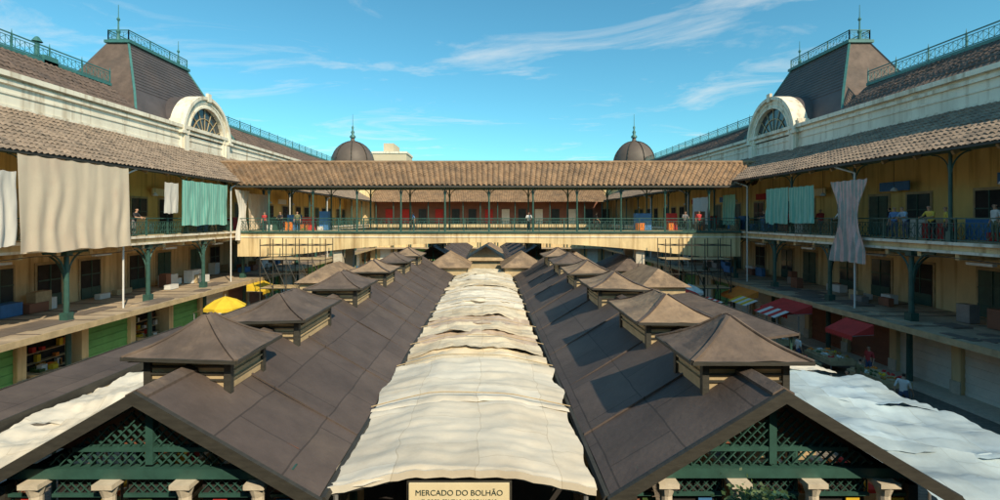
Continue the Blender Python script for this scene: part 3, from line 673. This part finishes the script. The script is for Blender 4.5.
# ---------------------------------------------------------------- awnings, umbrella
def awning(x,y0,y1,z,d,m,s=1):
    b=MB(); n=12
    for i in range(n):
        a=y0+(y1-y0)*i/n;c=y0+(y1-y0)*(i+1)/n
        b.quad([(x,a,z),(x,c,z),(x-s*d,c,z-.55),(x-s*d,a,z-.55)],m)
        b.quad([(x-s*d,a,z-.55),(x-s*d,c,z-.55),(x-s*d,c,z-.75),(x-s*d,(a+c)/2,z-.82),(x-s*d,a,z-.75)],m)
    for y in (y0,y1): b.beam((x,y,z-.5),(x-s*d,y,z-.56),.03,.03,'grey'); b.quad([(x,y,z),(x-s*d,y,z-.55),(x,y,z-.55)],m)
    b.build('shop_awning')
awning(19.4,30.0,33.0,2.95,1.5,'red'); awning(19.4,25.2,27.2,2.8,1.1,'red'); awning(19.4,36,39,2.9,1.3,'orange'); awning(-19.4,40,43,2.85,1.3,'yel',-1)
def umbrella(x,y,z,r,m):
    E=empty('market_umbrella'); b=MB(); n=8
    for i in range(n):
        a=2*math.pi*i/n;c=2*math.pi*(i+1)/n; mid=(a+c)/2
        P=lambda t,rr,zz:(x+rr*math.cos(t),y+rr*math.sin(t),zz)
        b.quad([P(a,.02,z),P(a,r*.55,z-.2*r),P(mid,r*.52,z-.24*r),P(c,r*.55,z-.2*r)],m); b.quad([P(a,r*.55,z-.2*r),P(a,r,z-.5*r),P(mid,r*.9,z-.5*r),P(c,r,z-.5*r),P(c,r*.55,z-.2*r),P(mid,r*.52,z-.24*r)],m)
        b.quad([P(a,r,z-.5*r),P(mid,r*.9,z-.5*r),P(mid,r*.9,z-.68*r),P(a,r,z-.66*r)],m); b.quad([P(mid,r*.9,z-.5*r),P(c,r,z-.5*r),P(c,r,z-.66*r),P(mid,r*.9,z-.68*r)],m)
        b.cyl((x,y,z-.35*r),P(a,r*.95,z-.5*r),.01,.01,'grey',4)
    b.cyl((x,y,.05),(x,y,z+.1),.03,.025,'grey',8); b.lathe((x,y,0),[(.3,0),(.3,.08),(.06,.12)],'grey',12)
    b.build('body',E)
umbrella(-14.5,27.5,3.9,1.1,'yel'); umbrella(15.2,38,3.2,1.1,'cwhite'); umbrella(14.2,36,3.1,1.2,'red')

# ---------------------------------------------------------------- scaffolding under the bridge
def scaffold(x0,x1,y0,y1,h):
    b=MB()
    for x in np.arange(x0,x1+.1,1.0):
        for y in (y0,y1):
            b.cyl((x,y,0),(x,y,h),.035,.035,'dkwood',5)
        for z in np.arange(.6,h,1.1): b.cyl((x,y0,z),(x,y1,z),.03,.03,'dkwood',4)
    for z in np.arange(.6,h,1.1):
        for y in (y0,y1): b.cyl((x0,y,z),(x1,y,z),.03,.03,'dkwood',4)
    for z in (2.8,5.0): b.box(x0,x1,y0,y1,z,z+.06,'wood')
    for i in range(int(x1-x0)): b.cyl((x0+i,y0,.6),(x0+i+1,y0,2.8),.03,.03,'dkwood',4); b.cyl((x0+i+1,y0,2.8),(x0+i,y0,5.0),.03,.03,'dkwood',4)
    b.build('scaffolding')
scaffold(-17.5,-12.5,38.2,40.0,6.6); scaffold(13.5,18.5,38.2,40.0,6.6)

# ---------------------------------------------------------------- sign under canopy
E=empty('market_sign'); b=MB(); b.box(-1.26,.32,7.86,7.90,3.0,4.02,'sign'); b.box(-1.3,.36,7.902,7.93,2.95,4.04,'dkwood'); b.build('board',E)
for i,(t,sz,z) in enumerate((('MERCADO DO BOLHÃO',.125,3.84),('FLORES  FRUTAS  HORTALIÇAS',.085,3.72),('PEIXE · CARNES · PÃO',.11,3.58))):
    cu=bpy.data.curves.new('lettering','FONT'); cu.body=t; cu.size=sz; cu.align_x='CENTER'; cu.extrude=.002; cu.materials.append(M['ink'])
    o=bpy.data.objects.new('lettering',cu); o.location=(-.47,7.854,z); o.rotation_euler=(math.pi/2,0,0); scene.collection.objects.link(o); o.parent=E
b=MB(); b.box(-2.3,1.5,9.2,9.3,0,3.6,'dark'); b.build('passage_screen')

# ---------------------------------------------------------------- shrub
def shrub(x,y,h,r,n,name='potted_tree'):
    E=empty(name); b=MB(); b.lathe((x,y,0),[(.28,0),(.36,.55),(.3,.55),(.3,.5),(0,.5)],'stone',12)
    b.cyl((x,y,.5),(x+.05,y,h*.6),.06,.035,'bark',7)
    for i in range(7):
        a=R.uniform(0,6.28); b.cyl((x+.04,y,h*R.uniform(.4,.6)),(x+r*.7*math.cos(a),y+r*.7*math.sin(a),h*R.uniform(.75,.95)),.03,.008,'bark',5)
    b.build('trunk',E); b=MB()
    cl=[(R.gauss(0,.45)*r,R.gauss(0,.45)*r,h-r*.9+R.gauss(0,.4)*r,R.uniform(.2,.42)*r) for _ in range(14)]
    for i in range(n):
        c=R.choice(cl); p=Vector((x+c[0]+R.gauss(0,c[3]),y+c[1]+R.gauss(0,c[3]),c[2]+R.gauss(0,c[3])))
        d=Vector((R.gauss(0,1),R.gauss(0,1),R.gauss(0,.6))).normalized(); e=d.orthogonal().normalized(); l=R.uniform(.05,.1)
        b.quad([p,p+d*l*.5+e*l*.3,p+d*l,p+d*l*.5-e*l*.3],'leaf')
    b.build('foliage',E)
shrub(3.85,6.95,4.35,.48,2800)

# ---------------------------------------------------------------- people
SK=[mat('skin_%d'%i,c,.6,.08,5,0) for i,c in enumerate(((.52,.30,.2),(.42,.24,.15)))]
def cm(n,c): return mat(n,c,.85,.15,4,.05,10)
CL={'blue':cm('cloth_blue',(.12,.25,.5)),'yellow':cm('cloth_yellow',(.7,.5,.08)),'dark':cm('cloth_dark',(.03,.03,.035)),'white':cm('cloth_white',(.7,.7,.68)),'red':cm('cloth_red',(.5,.05,.05)),'grey':cm('cloth_grey',(.2,.2,.21)),'jean':cm('cloth_jean',(.06,.09,.18)),'olive':cm('cloth_olive',(.16,.16,.08)),'lblue':cm('cloth_lightblue',(.3,.45,.6))}
HAIR={'dark':cm('hair_dark',(.025,.018,.014)),'grey':cm('hair_grey',(.35,.34,.33)),'brown':cm('hair_brown',(.09,.05,.03))}
SHOE=cm('shoe_leather',(.03,.025,.02))
def person(loc,face,shirt,trs,hair='dark',pose='stand',h=1.7,skin=0):
    V=[];Rd=[];Ed=[];Lb=[]
    def add(p,r,parent=None,lab='shirt'):
        V.append(Vector(p));Rd.append(r);Lb.append(lab)
        if parent is not None: Ed.append((parent,len(V)-1,lab))
        return len(V)-1
    ln=.16 if pose=='lean' else 0
    pel=add((0,0,.95),(.155,.11),None,'trs'); sp=add((0,.03+ln*.25,1.12),(.14,.10),pel,'shirt'); ch=add((0,.02+ln*.75,1.33),(.165,.115),sp,'shirt')
    nb=add((0,ln+.01,1.44),(.085,.075),ch,'shirt'); nk=add((0,ln+.03,1.50),(.053,.055),nb,'skin'); hl=add((0,ln+.05,1.565),(.068,.075),nk,'head'); hm=add((0,ln+.045,1.63),(.078,.092),hl,'head'); ht=add((0,ln+.035,1.685),(.055,.065),hm,'head')
    for sg in (-1,1):
        sh=add((sg*.19,ln*.8+.01,1.39),(.062,.06),ch,'shirt')
        if pose=='lean': el=(sg*.26,ln+.1,1.17);wr=(sg*.2,ln+.32,1.13);hd=(sg*.15,ln+.40,1.12);fd=Vector((-.25*sg,.8,-.5)).normalized()
        elif pose=='walk': el=(sg*.25,-.05+sg*.1,1.12);wr=(sg*.25,.05+sg*.2,.88);hd=(sg*.25,.08+sg*.22,.79);fd=Vector((0,.25,-1)).normalized()
        elif pose=='carry': el=(sg*.24,.02,1.12);wr=(sg*.17,.26,1.06);hd=(sg*.15,.34,1.07);fd=Vector((-.3*sg,.9,.1)).normalized()
        else: el=(sg*.25,-.02,1.12);wr=(sg*.26,.06,.87);hd=(sg*.26,.08,.79);fd=Vector((0,.15,-1)).normalized()
        e=add(el,(.043,.043),sh,'shirt'); w=add(wr,(.028,.03),e,'skin'); hh=add(hd,(.022,.038),w,'skin')
        side=fd.cross(Vector((sg,0,0))).normalized()
        for f in range(4):
            o=side*((f-1.5)*.02); l=(.075,.085,.08,.062)[f]
            a=add(Vector(hd)+o+fd*.035,(.0095,.0095),hh,'skin'); c=add(Vector(hd)+o+fd*(.035+l*.55)+Vector((-sg*.006,0,0)),(.009,.009),a,'skin'); add(Vector(hd)+o+fd*(.035+l*.9)+Vector((-sg*.025,0,0)),(.008,.008),c,'skin')
        t=add(Vector(hd)-side*.035+fd*-.01,(.011,.011),hh,'skin'); add(Vector(hd)-side*.055+fd*.035,(.009,.009),t,'skin')
        st=(.24*sg if pose=='walk' else .02*sg)
        hp=add((sg*.09,0,.88),(.095,.1),pel,'trs'); kn=add((sg*.1,.03+st*.55,.49),(.062,.065),hp,'trs'); lift=.05 if(pose=='walk' and sg<0) else 0
        an=add((sg*.1,-.01+st,.09+lift),(.043,.045),kn,'trs'); hl2=add((sg*.105,.03+st,.05+lift),(.042,.045),an,'shoe'); add((sg*.115,.16+st,.04+lift*.4),(.038,.03),hl2,'shoe')
    me=bpy.data.meshes.new('p'); me.from_pydata([tuple(v) for v in V],[(a,b) for a,b,_ in Ed],[]); o=bpy.data.objects.new('p',me); scene.collection.objects.link(o)
    md=o.modifiers.new('s','SKIN')
    for i,sv in enumerate(me.skin_vertices[0].data): sv.radius=Rd[i]; sv.use_root=(i==0)
    sd=o.modifiers.new('sub','SUBSURF'); sd.levels=1; sd.render_levels=1
    dg=bpy.context.evaluated_depsgraph_get(); nm=bpy.data.meshes.new_from_object(o.evaluated_get(dg)); bpy.data.objects.remove(o)
    nm.materials.clear()
    for mm in (SK[skin],CL[shirt],CL[trs],HAIR[hair],SHOE): nm.materials.append(mm)
    for p in nm.polygons:
        c=p.center; best=None;bd=9
        for a,b2,l in Ed:
            A=V[a];B=V[b2];ab=B-A;t=max(0,min(1,(c-A).dot(ab)/max(1e-9,ab.dot(ab)))); d=(A+ab*t-c).length
            if d<bd: bd=d;best=l
        if best=='head':
            k=3 if (c.z>1.665 or (c.y<ln+.04 and c.z>1.56)) else 0
        else: k={'skin':0,'shirt':1,'trs':2,'shoe':4}[best]
        p.material_index=k; p.use_smooth=True
    E=empty('person',loc); ob=bpy.data.objects.new('body',nm); scene.collection.objects.link(ob); ob.parent=E
    b=MB(); hy=ln+.045; k=SK[skin]
    for sg in (-1,1):
        b.lathe((sg*.03,hy+.083,1.622),[(0,-.009),(.009,0),(0,.009)],'ink',6); b.box(sg*.018,sg*.045,hy+.082,hy+.092,1.64,1.646,HAIR[hair])
        b.hexa([(sg*.074,hy-.01,1.60),(sg*.09,hy-.02,1.605),(sg*.09,hy-.035,1.61),(sg*.074,hy-.025,1.6),(sg*.074,hy+.005,1.645),(sg*.092,hy-.01,1.65),(sg*.092,hy-.035,1.645),(sg*.074,hy-.025,1.645)],k)
    b.hexa([(-.014,hy+.07,1.585),(.014,hy+.07,1.585),(.01,hy+.108,1.588),(-.01,hy+.108,1.588),(-.008,hy+.07,1.63),(.008,hy+.07,1.63),(.006,hy+.088,1.628),(-.006,hy+.088,1.628)],k)
    b.box(-.022,.022,hy+.07,hy+.088,1.562,1.57,'red'); b.build('face',E)
    E.rotation_euler=(0,0,math.radians(face)); E.scale=(h/1.72,)*3
person((21.35,25.6,7.1),90,'lblue','jean','dark','lean'); person((21.45,24.2,7.1),100,'yellow','dark','grey','lean',1.72); person((21.6,23.6,7.1),60,'yellow','dark','brown','stand',1.66,1)
person((21.5,26.5,7.1),120,'blue','jean','grey','stand'); person((22.4,27.9,7.1),20,'dark','jean','dark','walk'); person((21.4,30.3,7.1),90,'white','dark','grey','lean',1.65); person((22.0,33.2,7.1),170,'red','grey','dark','walk',1.7,1)
person((21.4,38.6,7.1),90,'dark','jean','brown','lean'); person((22.3,22.0,7.1),80,'white','olive','dark','stand',1.75); person((21.6,35.8,7.1),100,'red','dark','grey','stand')
person((-21.4,30.1,7.1),-90,'dark','grey','dark','lean'); person((-21.9,39.5,7.1),-60,'red','dark','brown','walk')
for i,(x,f,c,p) in enumerate(((-18.6,180,'red','stand'),(-17.2,170,'dark','lean'),(-15.9,200,'olive','stand'),(-6.5,90,'blue','walk'),(3.3,180,'white','lean'),(9.2,-90,'dark','walk'),(16.2,180,'grey','lean'),(17.4,180,'red','stand'))):
    person((x,41.45 if p!='walk' else 43,7.1),f,c,'dark','dark',p,1.6+.03*(i%4),i%2)
for x,y,f,c,p in ((15.4,21.4,60,'red','carry'),(14.2,24.9,200,'dark','walk'),(17.2,27.8,-90,'white','stand'),(16.8,33,150,'blue','walk'),(-15.6,24,20,'dark','walk'),(-14.5,32,190,'white','walk'),(17.2,23.2,-90,'olive','stand'),(17.4,21,-60,'white','walk'),(19.4,25.5,100,'red','stand'),(15.0,28.6,10,'lblue','walk')):
    person((x,y,0),f,c,'jean','dark',p)

# ---------------------------------------------------------------- roof vents
def vent(x,y,z):
    b=MB(); b.cyl((x,y,z),(x,y,z+1.3),.12,.12,'teal',8); b.lathe((x,y,z+1.3),[(.3,0),(.1,.3),(0,.35)],'teal',8); b.box(x-.9,x+.9,y-.5,y+.5,z-.2,z+.35,'teal'); b.build('roof_vent')
vent(-28.2,31.2,17.9)

# ---------------------------------------------------------------- sky, sun, camera
EL=math.radians(38); AZ=math.radians(147)
w=bpy.data.worlds.new('World'); scene.world=w; w.use_nodes=True; nt=w.node_tree; N=nt.nodes; L=nt.links
bg=N['Background']; sky=N.new('ShaderNodeTexSky'); sky.sky_type='NISHITA'; sky.sun_disc=False; sky.sun_elevation=EL; sky.sun_rotation=AZ
sky.air_density=1.0; sky.dust_density=0.5; sky.ozone_density=1.5
tint=N.new('ShaderNodeMix'); tint.data_type='RGBA'; tint.blend_type='MULTIPLY'; tint.inputs['Factor'].default_value=1; tint.clamp_result=False
L.new(sky.outputs[0],tint.inputs['A']); tint.inputs['B'].default_value=(0.50,1.10,1.08,1)
tc=N.new('ShaderNodeTexCoord'); sp=N.new('ShaderNodeSeparateXYZ'); L.new(tc.outputs['Generated'],sp.inputs[0])
mz=N.new('ShaderNodeMath'); mz.operation='MAXIMUM'; mz.inputs[1].default_value=.04; L.new(sp.outputs['Z'],mz.inputs[0])
dx=N.new('ShaderNodeMath'); dx.operation='DIVIDE'; L.new(sp.outputs['X'],dx.inputs[0]); L.new(mz.outputs[0],dx.inputs[1])
dy=N.new('ShaderNodeMath'); dy.operation='DIVIDE'; L.new(sp.outputs['Y'],dy.inputs[0]); L.new(mz.outputs[0],dy.inputs[1])
cb=N.new('ShaderNodeCombineXYZ'); L.new(dx.outputs[0],cb.inputs[0]); L.new(dy.outputs[0],cb.inputs[1])
mp=N.new('ShaderNodeMapping'); mp.inputs['Scale'].default_value=(.55,.8,1); mp.inputs['Rotation'].default_value=(0,0,.35); mp.inputs['Location'].default_value=(4.86,2.37,0); L.new(cb.outputs[0],mp.inputs['Vector'])
ns=N.new('ShaderNodeTexNoise'); ns.inputs['Scale'].default_value=1.2; ns.inputs['Detail'].default_value=10; ns.inputs['Roughness'].default_value=.65; ns.inputs['Distortion'].default_value=.9; L.new(mp.outputs[0],ns.inputs['Vector'])
cr=N.new('ShaderNodeValToRGB'); cr.color_ramp.elements[0].position=.53; cr.color_ramp.elements[1].position=.86; cr.color_ramp.elements[1].color=(.8,.8,.8,1); L.new(ns.outputs['Fac'],cr.inputs['Fac'])
mc=N.new('ShaderNodeMix'); mc.data_type='RGBA'; L.new(cr.outputs['Color'],mc.inputs['Factor']); L.new(tint.outputs['Result'],mc.inputs['A']); mc.inputs['B'].default_value=(6.5,6.4,6.0,1); mc.clamp_result=False
L.new(mc.outputs['Result'],bg.inputs['Color']); bg.inputs['Strength'].default_value=.15
sl=bpy.data.lights.new('sun','SUN'); sl.energy=5.0; sl.angle=math.radians(.5); sl.color=(1,.84,.60)
so=bpy.data.objects.new('sun',sl); d=Vector((math.sin(AZ)*math.cos(EL),math.cos(AZ)*math.cos(EL),math.sin(EL))); so.rotation_euler=d.to_track_quat('Z','Y').to_euler(); so.location=(20,-40,60); scene.collection.objects.link(so)
cam=bpy.data.cameras.new('camera'); cam.lens=18; cam.sensor_width=36; cam.shift_x=.011; cam.shift_y=-.032; cam.clip_end=3000; cam.clip_start=.05
co=bpy.data.objects.new('camera',cam); co.location=(0,0,EYE); co.rotation_euler=(math.pi/2,0,0); scene.collection.objects.link(co); scene.camera=co
scene.view_settings.view_transform='Standard'; scene.view_settings.look='None'; scene.view_settings.exposure=0; scene.view_settings.gamma=1
